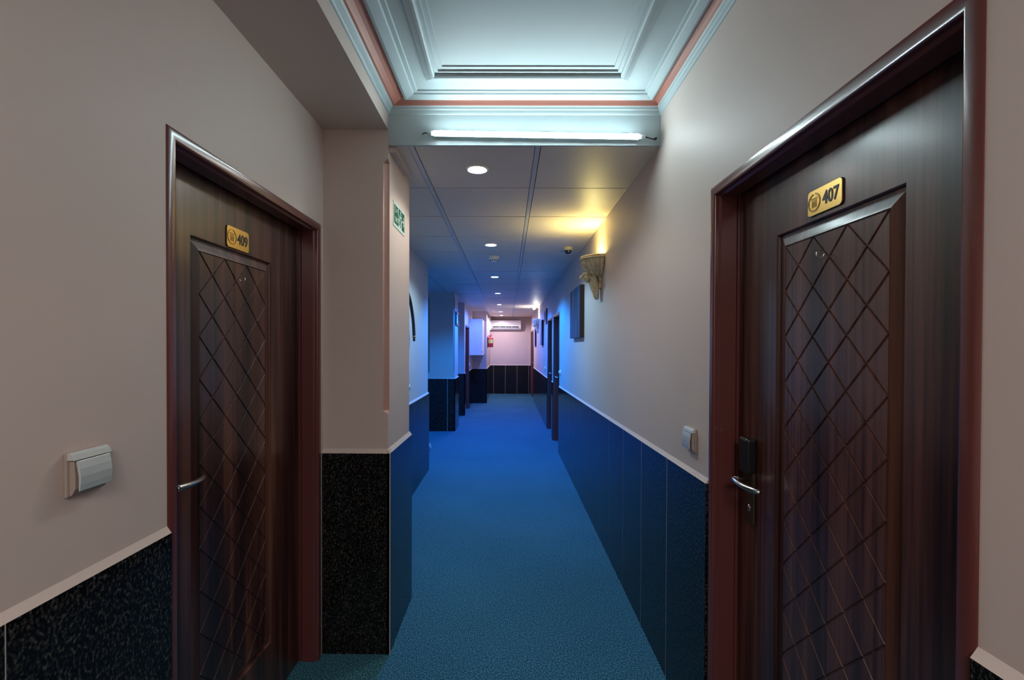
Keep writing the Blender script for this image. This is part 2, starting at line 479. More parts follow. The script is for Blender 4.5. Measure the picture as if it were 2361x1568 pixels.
FPROF = [(0, .002), (0, -.0005), (.002, -.0022), (.006, -.0042), (.011, -.0052), (.016, -.0054), (.027, -.0052), (.031, -.0035), (.0335, -.0005), (.034, .003), (.034, .012), (.041, .018), (.041, .070), (.034, .078), (.034, .150), (.006, .150), (.006, .002)]
LEAF_D = .086
def door(name, sgn, wx, d, label, panel=None, base=True):
    """sgn +1: right wall, -1: left wall. d = outer y0, y1, top. Depth d goes into the wall."""
    y0, y1, zt = d
    root = thing(name, label, 'door', (wx + sgn * .03, (y0 + y1) / 2, 0), None, 'structure')
    P = lambda dep, y, z: (wx + sgn * dep, y, z)
    mb = MB(); R = []
    for st in range(4):
        ring = []
        for a, dep in FPROF:
            ring.append([P(dep, y0 + a, 0), P(dep, y0 + a, zt - a), P(dep, y1 - a, zt - a), P(dep, y1 - a, 0)][st])
        R.append(ring)
    mb.rings(R, 0, True, True, True)
    fo = mb.build('door_frame', FRAME, root); fo.data.set_sharp_from_angle(angle=math.radians(38)); wn = fo.modifiers.new('weighted', 'WEIGHTED_NORMAL'); wn.keep_sharp = True
    # leaf
    a0, a1, lz = y0 + .0365, y1 - .0365, zt - .0365
    w = a1 - a0
    if panel is None: panel = (a0 + .2, a1 - .2, 1.783 - (2.012 - zt), .255)
    py0, py1, pz1, pz0 = panel
    mb = MB(); D0 = LEAF_D
    o = [P(D0, a0, .006), P(D0, a1, .006), P(D0, a1, lz), P(D0, a0, lz)]
    def rect(i, dep): return [P(dep, py0 + i, pz0 + i), P(dep, py1 - i, pz0 + i), P(dep, py1 - i, pz1 - i), P(dep, py0 + i, pz1 - i)]
    rs = [o, rect(0, D0), rect(.003, D0 + .003), rect(.005, D0 + .010), rect(.012, D0 + .011), rect(.034, D0 + .003), rect(.039, D0 + .0015), rect(.040, D0 + .005)]
    for k in range(len(rs) - 1):
        for j in range(4):
            l = (j + 1) % 4
            mb.add([rs[k][j], rs[k][l], rs[k + 1][l], rs[k + 1][j]], [(0, 1, 2, 3)])
    mb.add(rs[-1], [(0, 1, 2, 3)])
    bk = [P(D0 + .045, p[1], p[2]) for p in o]
    for j in range(4):
        l = (j + 1) % 4
        mb.add([o[j], o[l], bk[l], bk[j]], [(0, 1, 2, 3)])
    mb.add(bk, [(0, 1, 2, 3)])
    leaf = mb.build('door_leaf', WENGE, root)
    # diamond lattice: chamfered lozenges with fine grooves between
    ix0, ix1, iz0, iz1 = py0 + .040, py1 - .040, pz0 + .040, pz1 - .040
    ph = (ix1 - ix0) / 3; pv = (iz1 - iz0) / 11
    mb = MB()
    for i in range(-1, 8):
        for j in range(-1, 24):
            if (i + j) % 2: continue
            cx, cz = ix0 + i * ph / 2, iz1 - j * pv / 2
            # lozenge centred on (cx, cz); grooves meet at (ix0 + k ph, iz1 - l pv)
            cx += ph / 2
            poly = clip([(cx - ph / 2, cz), (cx, cz - pv / 2), (cx + ph / 2, cz), (cx, cz + pv / 2)], ix0, ix1, iz0, iz1)
            if len(poly) < 3: continue
            lo = inset_poly(poly, .0009); hi = inset_poly(poly, .0036)
            A = abs(sum(poly[q][0] * poly[(q + 1) % len(poly)][1] - poly[(q + 1) % len(poly)][0] * poly[q][1] for q in range(len(poly)))) / 2
            if A < 2e-4: continue
            rl = [P(D0 + .0055, q[0], q[1]) for q in lo]; rm = [P(D0 + .0025, q[0], q[1]) for q in inset_poly(poly, .0026)]; rh = [P(D0 + .0015, q[0], q[1]) for q in hi]
            mb.rings([rl, rm, rh], 0, True, False); mb.add(rh, [tuple(range(len(rh)))])
    mb.build('lattice_panel', WENGE, leaf)
    return root, P

def text_mesh(s, size, bold=.0):
    cu = bpy.data.curves.new('lettering', 'FONT'); cu.body = s; cu.size = size; cu.offset = bold; cu.extrude = .0006
    cu.align_x = 'CENTER'; cu.align_y = 'CENTER'; cu.resolution_u = 4
    o = bpy.data.objects.new('lettering', cu); C.objects.link(o)
    bpy.context.view_layer.update()
    me = bpy.data.meshes.new_from_object(o.evaluated_get(bpy.context.evaluated_depsgraph_get()))
    vs = [v.co.copy() for v in me.vertices]; fs = [tuple(p.vertices) for p in me.polygons]
    bpy.data.objects.remove(o); bpy.data.curves.remove(cu); bpy.data.meshes.remove(me)
    return vs, fs

def number_plate(root, sgn, wx, yc, zc_, w, h, num):
    """brass plate; the reader stands in the corridor: their right is -sgn*Y"""
    face = wx + sgn * LEAF_D
    Q = lambda u, v, o: (face - sgn * o, yc - sgn * u, zc_ + v)
    def rr(w, h, r, o, n=5):
        p = []
        for cx, cy, a in ((w / 2 - r, h / 2 - r, 0), (-w / 2 + r, h / 2 - r, PI / 2), (-w / 2 + r, -h / 2 + r, PI), (w / 2 - r, -h / 2 + r, 1.5 * PI)):
            for k in range(n + 1):
                t = a + PI / 2 * k / n
                p.append(Q(cx + r * math.cos(t), cy + r * math.sin(t), o))
        return p
    plate = MB().rings([rr(w, h, .010, 0), rr(w, h, .010, .0035)], 0).rings([rr(w, h, .010, .0035), rr(w - .002, h - .002, .009, .0045)], 1).build('number_plate', [INK, BRASS], root)
    plate['label'] = 'brass plate numbered ' + num
    vs, fs = text_mesh(num, h * .66, .0009)
    mb = MB(); mb.add([Q(w * .19 + v.x * .88, v.y * 1.05 - .001, .0050 + v.z) for v in vs], fs)
    mb.build('numerals', INK, plate)
    mb = MB(); er = h * .33; ec = -w * .29
    for k in range(22):                                     # ring of small laurel leaves, open at the top
        a = PI / 2 + .28 + (2 * PI - .56) * k / 21
        for off in (-.5, .5):
            r = er + off * .0032; t = a + off * .12
            c = Vector((ec + r * math.cos(t), r * math.sin(t))); tv = Vector((-math.sin(t), math.cos(t))); nv = Vector((math.cos(t), math.sin(t)))
            L, W = .0030, .0011
            pts = [c + tv * L, c + nv * W, c - tv * L, c - nv * W]
            mb.rings([[Q(p.x, p.y, .0044) for p in pts], [Q(p.x, p.y, .0054) for p in pts]])
    s = er * .55
    for (x0, x1, z0, z1) in ((-1, 1, .75, 1.0), (-.8, .8, .42, .58), (-.75, -.5, -1.05, .42), (.5, .75, -1.05, .42), (-.3, .3, .0, .18), (-.3, -.12, -1.05, .0), (.12, .3, -1.05, .0)):
        pts = [(ec + x0 * s, z0 * s), (ec + x1 * s, z0 * s), (ec + x1 * s, z1 * s), (ec + x0 * s, z1 * s)]
        mb.rings([[Q(p[0], p[1], .0044) for p in pts], [Q(p[0], p[1], .0054) for p in pts]])
    mb.build('emblem', EMBOSS, plate)

def cup_hook(root, sgn, wx, y, z, open_dir):
    f = wx + sgn * (LEAF_D + .0015)
    mb = MB(); pts = [(f, y, z), (f - sgn * .006, y, z)]
    for k in range(15):
        a = PI + (PI * 1.62) * k / 14
        pts.append((f - sgn * (.016 + .0095 * math.cos(a)), y + open_dir * .001 * k / 14, z + .0095 * math.sin(a)))
    mb.tube(pts, .0016, 8); mb.build('cup_hook', CHROME, root)

def lever_set(root, sgn, wx, y, z, d, reader=False, L=.122):
    """d: +1 lever points to +Y"""
    f = wx + sgn * LEAF_D
    X = lambda o: f - sgn * o
    bx = lambda mb, o0, o1, *r: mb.box(min(X(o0), X(o1)), max(X(o0), X(o1)), *r)
    mb = MB(); bx(mb, 0, .011, y - .024, y + .024, z - .145, z + .10)
    plate = mb.build('lock_plate', BRONZE, root, .004)
    mb = MB(); mb.tube([(X(.010), y, z), (X(.05), y, z), (X(.062), y + d * .004, z)], .0085, 14)
    pts = [(X(.062 + .014 * math.sin(PI * t) - .022 * t), y + d * L * t, z - .004 + .004 * math.cos(PI * t)) for t in [i / 12 for i in range(13)]]
    rings = []
    mb.tube(pts, [.0085] * 11 + [.0078, .0055], 14)
    lv = mb.build('lever_handle', CHROME, plate); lv['label'] = 'curved satin chrome lever'
    MB().lathe((X(.0112), y, z - .095), [(.0001, 0), (.012, 0), (.012, -sgn * .002), (.0001, -sgn * .002)], 20, axis='x').build('key_cylinder', CHROME, plate)
    mb = MB(); bx(mb, .012, .0135, y - .0012, y + .0012, z - .102, z - .088); mb.build('keyhole', DARK, plate)
    if reader:
        mb = MB(); bx(mb, .0, .034, y - .028, y + .028, z + .02, z + .135)
        mb.build('card_reader', BLACK, root, .009, 3)

door407, P = door('door_1', 1, RW, D407, 'dark wenge door numbered 407 with diamond grooves and black card lock', (.935, 1.381, 1.785, .258))
number_plate(door407, 1, RW, 1.171, 1.829, .126, .066, '407')
cup_hook(door407, 1, RW, 1.168, 1.688, 1)
lever_set(door407, 1, RW, 1.506, 1.026, -1, True)
door409, P = door('door_2', -1, LW, D409, 'dark wenge door numbered 409 with diamond grooves and bare chrome lever', (1.393, 1.868, 1.787, .246))
number_plate(door409, -1, LW, 1.635, 1.828, .133, .074, '409')
cup_hook(door409, -1, LW, 1.642, 1.688, 1)
lever_set(door409, -1, LW, 1.242, 1.064, 1, True, .150)
for nm, sg, wx, d, lb, hy, hd in (
        ('door_3', 1, RW, DA, 'nearer of the two adjoining brown doors past the blue painting', 7.10, -1),
        ('door_4', 1, RW, DB, 'farther of the two adjoining brown doors, just before the black framed notice', 8.14, -1),
        ('door_5', 1, RW, DC, 'brown door beyond the farthest painting on the right', 13.38, -1),
        ('door_6', 1, RW, DD, 'last brown door on the right, against the end wall', 14.20, -1),
        ('door_7', -1, -.915, DE, 'brown door in the left wall just before the white cabinet', 10.02, 1)):
    r, _ = door(nm, sg, wx, d, lb)
    lever_set(r, sg, wx, hy, 1.0, hd)

# ------------------------------------------------------------------ card switches, sockets
def card_switch(sgn, wx, yc, zc_, label):
    X = lambda o: wx - sgn * o
    root = thing('card_switch', label, 'switch', (wx, yc, zc_), 'key card switches by the near doors')
    h = .045
    mb = MB(); mb.box(min(X(0), X(.007)), max(X(0), X(.007)), yc - .0445, yc + .0445, zc_ - h, zc_ + h)
    mb.build('back_plate', TAUPE, root, .003)
    def prof(pts, w, name, m):
        mb = MB(); mb.rings([[(X(o), yc - w, zc_ + z) for o, z in pts], [(X(o), yc + w, zc_ + z) for o, z in pts]])
        return mb.build(name, m, root, .0012)
    prof([(.006, .044), (.012, .0445), (.018, .040), (.022, .029), (.006, .029)], .043, 'top_cover', SILVER)
    prof([(.023, .0275), (.0265, .012), (.0280, -.004), (.0275, -.020), (.0255, -.033), (.0235, -.033), (.0235, -.004), (.018, .0275)], .037, 'card_flap', SILVER)
    prof([(.006, .0275), (.016, .0275), (.018, -.010), (.018, -.028), (.010, -.042), (.006, -.042)], .0385, 'body', TAUPE)
card_switch(1, RW, 1.782, 1.100, 'silver key card switch on the wall left of the 407 door')
card_switch(-1, LW, .946, 1.195, 'silver key card switch on the wall left of the 409 door')
def rocker(sgn, wx, yc, zc_, label, r=.038):
    X = lambda o: wx - sgn * o
    root = thing('light_switch', label, 'switch', (wx, yc, zc_), 'round white switches along the corridor')
    MB().lathe((wx, yc, zc_), [(r, 0), (r, -sgn * .006), (r * .93, -sgn * .010), (r * .8, -sgn * .011), (.0001, -sgn * .011)], 28, axis='x').build('cover_plate', WHITE, root)
    MB().lathe((X(.011), yc, zc_), [(r * .68, .001 * sgn), (r * .66, -sgn * .010), (r * .45, -sgn * .015), (.0001, -sgn * .016)], 24, axis='x').build('rocker', SILVER, root)
rocker(1, RW, 6.24, 1.112, 'round white switch on blue lit wall before the two adjoining doors')
rocker(1, RW, 8.72, 1.05, 'round white switch below the black framed notice')
rocker(-1, -.94, 4.335, 1.07, 'round white switch on the left wall below the hanging hose')
rocker(-1, -.915, 10.95, 1.02, 'round white switch below the white cabinet beside the far left door')

# ------------------------------------------------------------------ exit sign
fx = -.565; y0, y1, z0, z1 = 2.272, 2.512, 2.048, 2.172
root = thing('exit_sign', 'green and white exit sign with running figure and arrow on near pillar', 'sign', (fx, (y0 + y1) / 2, z0))
def patch(mb, u0, u1, v0, v1, o0, o1, m=0): mb.box(fx + o0, fx + o1, y0 + u0, y0 + u1, z0 + v0, z0 + v1, m)
mb = MB(); patch(mb, 0, .240, 0, .124, 0, .003); mb.build('backing', SIGNW, root)
mb = MB(); patch(mb, .010, .100, .016, .108, .003, .0036); mb.build('green_field', GREEN, root)
mb = MB(); patch(mb, .172, .232, .016, .112, .003, .0036); mb.build('green_field', GREEN, root)
mb = MB()
patch(mb, .108, .165, .060, .112, .003, .0036, 0)
mb.build('door_field', GREEN, root)
vs, fs = text_mesh('EXIT', .031, .0003)
mb = MB(); mb.add([(fx + .0042 + v.z, y0 + .055 + v.x * .92, z0 + .038 + v.y * 1.1) for v in vs], fs); mb.build('exit_lettering', SIGNW, root)
def stroke(mb, pts, w, o=.0042):
    for a, b in zip(pts[:-1], pts[1:]):
        a, b = Vector(a), Vector(b); t = (b - a).normalized(); n = Vector((-t.y, t.x)) * w / 2; a2, b2 = a - t * w * .3, b + t * w * .3
        q = [a2 + n, b2 + n, b2 - n, a2 - n]
        mb.rings([[(fx + .0034, y0 + p.x, z0 + p.y) for p in q], [(fx + o + .0004, y0 + p.x, z0 + p.y) for p in q]])
mb = MB()     # the word for exit in Persian script, written right to left
stroke(mb, [(.092, .098), (.080, .100), (.077, .094), (.086, .090), (.077, .079), (.086, .073), (.095, .076)], .0030)
stroke(mb, [(.077, .089), (.068, .089)], .0030)
stroke(mb, [(.066, .094), (.064, .084), (.057, .078)], .0030)
stroke(mb, [(.050, .086), (.045, .092), (.041, .086), (.047, .084), (.048, .077), (.039, .072)], .0030)
stroke(mb, [(.035, .098), (.023, .099), (.018, .094), (.028, .090), (.019, .080), (.024, .072), (.035, .073)], .0030)
stroke(mb, [(.086, .105), (.0861, .1052)], .0030); stroke(mb, [(.026, .083), (.0261, .0832)], .0030)
mb.build('persian_lettering', SIGNW, root)
mb = MB(); stroke(mb, [(.182, .064), (.214, .064)], .011); stroke(mb, [(.204, .086), (.220, .064), (.204, .042)], .009); mb.build('arrow', SIGNW, root)
mb = MB()     # running figure
mb.lathe((fx + .0036, y0 + .139, z0 + .098), [(.0001, 0), (.0075, 0), (.0075, .001), (.0001, .001)], 16, axis='x')
stroke(mb, [(.137, .086), (.132, .060)], .011); stroke(mb, [(.137, .084), (.150, .072), (.158, .078)], .005); stroke(mb, [(.136, .084), (.122, .076), (.116, .064)], .005)
mb.build('running_figure', SIGNW, root)
mb = MB(); stroke(mb, [(.132, .058), (.145, .044), (.140, .022)], .007); stroke(mb, [(.131, .058), (.124, .040), (.112, .030)], .007)
mb.build('running_legs', GREEN, root)

# ------------------------------------------------------------------ LED tube
TUBE = emitter('led_tube_glow', (.78, .97, 1.0), 30)
root = thing('tube_light', 'bright white LED tube fixed along the cross beam', 'light', (.128, 2.15, 2.41))
ya = 2.152; A = Vector((-.345, ya, 2.440)); B = Vector((.600, ya, 2.426)); dv = (B - A).normalized()
def half_tube(a, b, r, a0, a1, n=14):
    mb = MB(); R = []
    for p in (a, b):
        R.append([(p.x, p.y - r * math.cos(t), p.z + r * math.sin(t)) for t in [a0 + (a1 - a0) * k / n for k in range(n + 1)]])
    return mb.rings(R, 0, True, True, False)
half_tube(A, B, .0125, -PI * .5, PI * .5).build('diffuser', TUBE, root)
half_tube(A, B, .0128, PI * .5, PI * 1.5).build('housing', GLASSY, root)
MB().tube([A - dv * .030, A], .0105, 14).build('end_cap', GLASSY, root)
MB().tube([B, B + dv * .030], .0105, 14).build('end_cap', GLASSY, root)
MB().tube([A - dv * .030, A - dv * .018], .004, 8).tube([A - dv * .028, A + Vector((-.045, .004, .004)), A + Vector((-.058, .022, .008))], .0028, 8).build('wire', BLACK, root)
W0 = B + dv * .028
MB().tube([W0, W0 + Vector((.018, 0, -.004)), W0 + Vector((.038, .004, -.008)), W0 + Vector((.052, .010, -.004)), W0 + Vector((.060, .020, .002))], .0028, 8).tube([W0 + Vector((.050, .010, -.006)), W0 + Vector((.062, .022, .004))], .005, 8).build('wire', BLACK, root)
for t in (.035, .47, .965):
    p = A.lerp(B, t)
    MB().box(p.x - .006, p.x + .006, ya, BEAM + .004, p.z + .011, p.z + .016).box(p.x - .004, p.x + .004, BEAM - .006, BEAM, p.z + .012, p.z + .026).build('clip', GLASSY, root)

# ------------------------------------------------------------------ downlights
DL = [  # y, x, lens colour, lens strength, lamp colour, lamp watts
    (2.47, -.166, (1, .97, .92), 30, (1, .93, .84), 5.5),
    (4.27, -.160, (.75, .92, 1), 30, (.36, .72, 1), 26),
    (6.18, -.178, (.85, .97, 1), 24, (0, .23, 1), 105),
    (8.04, -.178, (.45, .55, 1), 26, (.0, .17, 1), 105),
    (10.11, -.190, (1, .95, .9), 22, (.08, .20, 1), 62),
    (12.10, -.188, (.8, .85, 1), 22, (.52, .50, 1), 36),
    (13.45, -.185, (.9, .92, 1), 20, (.92, .74, .95), 27)]
ORD = ['nearest recessed downlight, warm white, just past the tube light', 'second recessed downlight, pale blue, just before the smoke detector', 'third recessed downlight, just beyond the smoke detector',
       'fourth recessed downlight, violet blue, over the blue pillar', 'fifth recessed downlight, level with the far left door', 'sixth recessed downlight, before the last one', 'last recessed downlight, nearest the air conditioner']
ring_me = lens_me = None
for i, (y, x, lc, ls, pc, pw) in enumerate(DL):
    z = zc(y)
    root = thing('ceiling_downlight', ORD[i], 'light', (x, y, z), 'downlights along the corridor ceiling')
    MB().lathe((x, y, z), [(.062, .002), (.062, -.004), (.058, -.008), (.048, -.006), (.046, .000)], 32).build('trim_ring', WHITE, root)
    MB().lathe((x, y, z), [(.046, -.001), (.030, -.006), (.0001, -.009)], 32).build('lens', emitter('downlight_lens', lc, ls), root)
    l = bpy.data.lights.new('downlight_lamp', 'SPOT'); l.energy = pw; l.color = pc; l.spot_size = math.radians(150 if i < 4 else 172); l.spot_blend = .35; l.shadow_soft_size = .045
    lo = bpy.data.objects.new('downlight_lamp', l); C.objects.link(lo); lo.parent = root; lo.location = (0, 0, -.035)

# ------------------------------------------------------------------ sconces
def sconce(y, ztop, label, glow, lamp, watts):
    wx = RW; root = thing('wall_sconce', label, 'wall lamp', (wx, y, ztop), 'cherub wall sconces on the right wall')
    O = lambda o, a, z: (wx - o, y + a, ztop + z)
    def halfring(r, z, n=96, flute=0):
        p = []
        for k in range(n + 1):
            a = -PI / 2 + PI * k / n
            rr = r * (1 - flute * (.5 + .5 * math.cos(k / n * PI * 24)) ** 3)
            p.append(O(max(.0, rr * math.cos(a)), rr * math.sin(a), z))
        return p
    pr = [(.016, -.158, 0), (.046, -.150, .04), (.078, -.136, .12), (.108, -.114, .15), (.134, -.086, .15), (.150, -.058, .14), (.156, -.038, .11), (.152, -.027, .0)]
    inner = [(.138, -.020, 0), (.120, -.05, 0), (.07, -.10, 0), (.01, -.115, 0)]
    mb = MB(); mb.rings([halfring(*q[:2], flute=q[2]) for q in pr] + [halfring(*q[:2]) for q in inner], 0, False, False, True)
    mb.build('fluted_bowl', STONE, root)
    rim = [(.146, -.027), (.160, -.026), (.166, -.018), (.160, -.010), (.164, -.004), (.158, .002), (.142, .001), (.138, -.020)]
    mb = MB(); mb.rings([halfring(*q) for q in rim], 0, False, False, False); mb.build('rim', STONE, root)
    # cherub as one skinned figure: pelvis at the wall, head out under the bowl, arms up to the bowl, legs trailing down
    pts = [(.038, 0, -.235, .036), (.052, 0, -.205, .041), (.066, 0, -.176, .040), (.086, .002, -.160, .022), (.108, .004, -.158, .042), (.128, .004, -.168, .034),
           (.062, -.044, -.162, .018), (.074, -.060, -.132, .015), (.084, -.056, -.098, .012),
           (.062, .044, -.162, .018), (.074, .060, -.132, .015), (.084, .056, -.098, .012),
           (.040, -.020, -.266, .028), (.046, -.018, -.294, .023), (.034, -.012, -.318, .015),
           (.036, .020, -.268, .028), (.030, .014, -.298, .022), (.026, .008, -.326, .014)]
    ed = [(0, 1), (1, 2), (2, 3), (3, 4), (4, 5), (2, 6), (6, 7), (7, 8), (2, 9), (9, 10), (10, 11), (0, 12), (12, 13), (13, 14), (0, 15), (15, 16), (16, 17)]
    me = bpy.data.meshes.new('cherub_figure')
    me.from_pydata([(-p[0], p[1], p[2]) for p in pts], ed, [])
    me.materials.append(STONE)
    o = bpy.data.objects.new('cherub_figure', me); C.objects.link(o); o.parent = root
    sk = o.modifiers.new('skin', 'SKIN'); sk.use_smooth_shade = True
    lay = me.skin_vertices[0] if len(me.skin_vertices) else None
    if lay is None:
        bm = bmesh.new(); bm.from_mesh(me); bm.verts.layers.skin.verify(); bm.to_mesh(me); bm.free(); lay = me.skin_vertices[0]
    for sv, p in zip(lay.data, pts):
        sv.radius = (p[3], p[3]); sv.use_root = False
    lay.data[0].use_root = True
    ss = o.modifiers.new('smooth', 'SUBSURF'); ss.levels = 2; ss.render_levels = 2
    mb = MB()     # curls of the head
    for k in range(26):
        a = random.uniform(0, 2 * PI); b = random.uniform(-.2, 1.5)
        c = O(.114 + .040 * math.cos(a) * math.cos(b), .004 + .040 * math.sin(a) * math.cos(b), -.158 + .036 * math.sin(b))
        mb.sphere(c, .0105, 6)
    mb.build('hair', STONE, root)
    MB().box(wx - .022, wx, y - .040, y + .040, ztop - .24, ztop - .10).build('back_plate', STONE, root, .008)
    MB().tube([O(.05, 0, -.10), O(.05, 0, -.055)], .012, 12).build('lamp_holder', WHITE, root)
    MB().sphere(O(.05, 0, -.042), .018, 10).build('bulb', emitter('sconce_bulb', glow, 30), root)
    l = bpy.data.lights.new('sconce_lamp', 'SPOT'); l.energy = watts; l.color = lamp; l.shadow_soft_size = .02; l.spot_size = math.radians(125); l.spot_blend = .9
    lo = bpy.data.objects.new('sconce_lamp', l); C.objects.link(lo); lo.parent = root; lo.location = (-.055, 0, -.015)
    l2 = bpy.data.lights.new('sconce_bulb_lamp', 'POINT'); l2.energy = watts * .5; l2.color = lamp; l2.shadow_soft_size = .02
    lo2 = bpy.data.objects.new('sconce_bulb_lamp', l2); C.objects.link(lo2); lo2.parent = root; lo2.location = (-.07, 0, -.01)
    lo.rotation_mode = 'QUATERNION'; lo.rotation_quaternion = Vector((-.45, 0, .85)).to_track_quat('-Z', 'Y')
sconce(3.56, 2.140, 'stone cherub sconce with warm yellow glow above the blue painting', (1, .90, .50), (.98, .84, .28), 4.5)
sconce(10.62, 2.095, 'stone cherub sconce with white glow near the end wall', (1, 1, .92), (1, .95, .88), 5)

# ------------------------------------------------------------------ paintings and frames on the right wall
def painting(y0, y1, z0, z1, label, stops, sy, sz, dep=.042):
    root = thing('canvas_painting', label, 'painting', (RW, (y0 + y1) / 2, z0), 'canvas paintings on the right wall')
    MB().box(RW - dep, RW + .003, y0, y1, z0, z1).build('stretcher', mat('dark_canvas_edge', (.030, .017, .016), .6)[0], root)
    MB().box(RW - dep - .001, RW - dep, y0 + .0005, y1 - .0005, z0 + .0005, z1 - .0005).build('canvas', canvas('blue_painting', stops, sy, sz), root)
painting(4.315, 4.99, 1.545, 2.037, 'blue canvas painting with pale vertical streaks below the yellow sconce',
         [(.35, (.012, .016, .045)), (.54, (.010, .040, .10)), (.66, (.03, .13, .24)), (.80, (.22, .36, .48))], 7, .9)
painting(9.2, 9.66, 1.49, 1.995, 'violet grey canvas just past the black framed notice',
         [(.3, (.10, .09, .16)), (.55, (.25, .24, .34)), (.75, (.40, .38, .48))], 6, 2)
painting(11.5, 12.1, 1.475, 1.92, 'pale grey canvas beyond the white glowing sconce',
         [(.3, (.16, .16, .22)), (.6, (.36, .36, .44)), (.75, (.5, .5, .56))], 6, 2)
def framed(wx, sgn, y0, y1, z0, z1, name, label, cat):
    root = thing(name, label, cat, (wx, (y0 + y1) / 2, z0))
    X = lambda o: wx - sgn * o
    b = lambda mb, o0, o1, *r: mb.box(min(X(o0), X(o1)), max(X(o0), X(o1)), *r)
    mb = MB(); w = .035
    b(mb, 0, .024, y0, y0 + w, z0, z1); b(mb, 0, .024, y1 - w, y1, z0, z1); b(mb, 0, .024, y0 + w, y1 - w, z0, z0 + w); b(mb, 0, .024, y0 + w, y1 - w, z1 - w, z1)
    mb.build('frame', BLACK, root)
    mb = MB(); b(mb, 0, .010, y0 + w, y1 - w, z0 + w, z1 - w); mb.build('sheet', PAPER, root)
    mb = MB()
    n = 6
    for k in range(n):
        zz = z1 - w - .03 - k * (z1 - z0 - 2 * w - .05) / n
        b(mb, .010, .0108, y0 + w + .02, y1 - w - .02 - .03 * (k % 3), zz - .009, zz)
    mb.build('faded_print', mat('grey_print', (.30, .31, .34), .6)[0], root)
framed(RW, 1, 8.36, 8.70, 1.88, 2.152, 'framed_notice', 'black framed notice high on the right wall beside the second brown door', 'picture frame')
framed(-.915, -1, 8.02, 8.46, 1.828, 2.065, 'framed_notice', 'black framed notice on the side of the blue lit pillar', 'picture frame')

# ------------------------------------------------------------------ ceiling devices
x, y = -.147, 4.83; z = zc(y)
root = thing('smoke_detector', 'white smoke detector on the ceiling past the second downlight', 'smoke detector', (x, y, z))
MB().lathe((x, y, z), [(.056, .001), (.056, -.016), (.053, -.024), (.040, -.034), (.036, -.046), (.030, -.050), (.0001, -.051)], 32).build('housing', WHITE, root)
for k in range(9):
    a = 2 * PI * k / 9 + .1
    c = Vector((x + .0385 * math.cos(a), y + .0385 * math.sin(a), z - .0405))
    MB().sphere(c, .0062, 6).build('vent_hole', DARK, root)
x, y = .568, 4.40; z = zc(y)
root = thing('ceiling_security_camera', 'small dome camera with dark lens beside the yellow light', 'camera', (x, y, z))
MB().lathe((x, y, z), [(.046, .014), (.047, -.012), (.044, -.024), (.038, -.027), (.0001, -.027)], 32).build('base', mat('ivory_plastic', (.62, .58, .42), .4)[0], root)
MB().lathe((x, y, z - .026), [(.033, 0), (.032, -.012), (.025, -.023), (.013, -.030), (.0001, -.032)], 28).build('dome', MICA, root)
MB().lathe((x + .002, y - .028, z - .038), [(.0001, -.007), (.009, -.006), (.010, 0), (.010, .004)], 16, axis='y').build('lens', CHROME, root)
x, y = .615, 10.88; z = zc(y)
root = thing('ceiling_sensor', 'grey cone shaped sensor on the ceiling beside the white glow', 'sensor', (x, y, z))
MB().lathe((x, y, z), [(.072, .001), (.074, -.010), (.060, -.016)], 28).build('base', mat('grey_plastic', (.30, .32, .31), .5)[0], root)
MB().lathe((x, y, z), [(.060, -.016), (.040, -.035), (.018, -.058), (.0001, -.062)], 28).build('cone', mat('grey_plastic_cone', (.26, .28, .27), .5)[0], root)

# ------------------------------------------------------------------ hose on the left wall
pts = [(-.934, 4.02, 1.93), (-.905, 4.05, 1.945), (-.893, 4.12, 1.93), (-.892, 4.22, 1.868), (-.893, 4.31, 1.77), (-.894, 4.375, 1.67), (-.895, 4.405, 1.58), (-.895, 4.412, 1.545)]
root = thing('hanging_hose', 'black curved hose with copper ferrule hanging on the left wall', 'hose', (-.93, 4.2, 1.5))
def smooth_path(P, n=6):
    P = [Vector(p) for p in P]; out = []
    for i in range(len(P) - 1):
        p0, p1, p2, p3 = P[max(i - 1, 0)], P[i], P[i + 1], P[min(i + 2, len(P) - 1)]
        for k in range(n):
            t = k / n
            out.append(.5 * ((2 * p1) + (-p0 + p2) * t + (2 * p0 - 5 * p1 + 4 * p2 - p3) * t * t + (-p0 + 3 * p1 - 3 * p2 + p3) * t ** 3))
    return out + [P[-1]]
MB().tube(smooth_path(pts), .0145, 14).build('hose', RUBBER, root)
MB().tube([(-.895, 4.412, 1.556), (-.895, 4.413, 1.538)], .0158, 14).build('ferrule', COPPER, root)
MB().tube([(-.895, 4.413, 1.538), (-.895, 4.413, 1.503)], .0112, 14).build('nozzle', BLACK, root)
MB().lathe((-.94, 4.02, 1.93), [(.03, 0), (.03, .012), (.0001, .012)], 20, axis='x').build('wall_bracket', BRONZE, root)

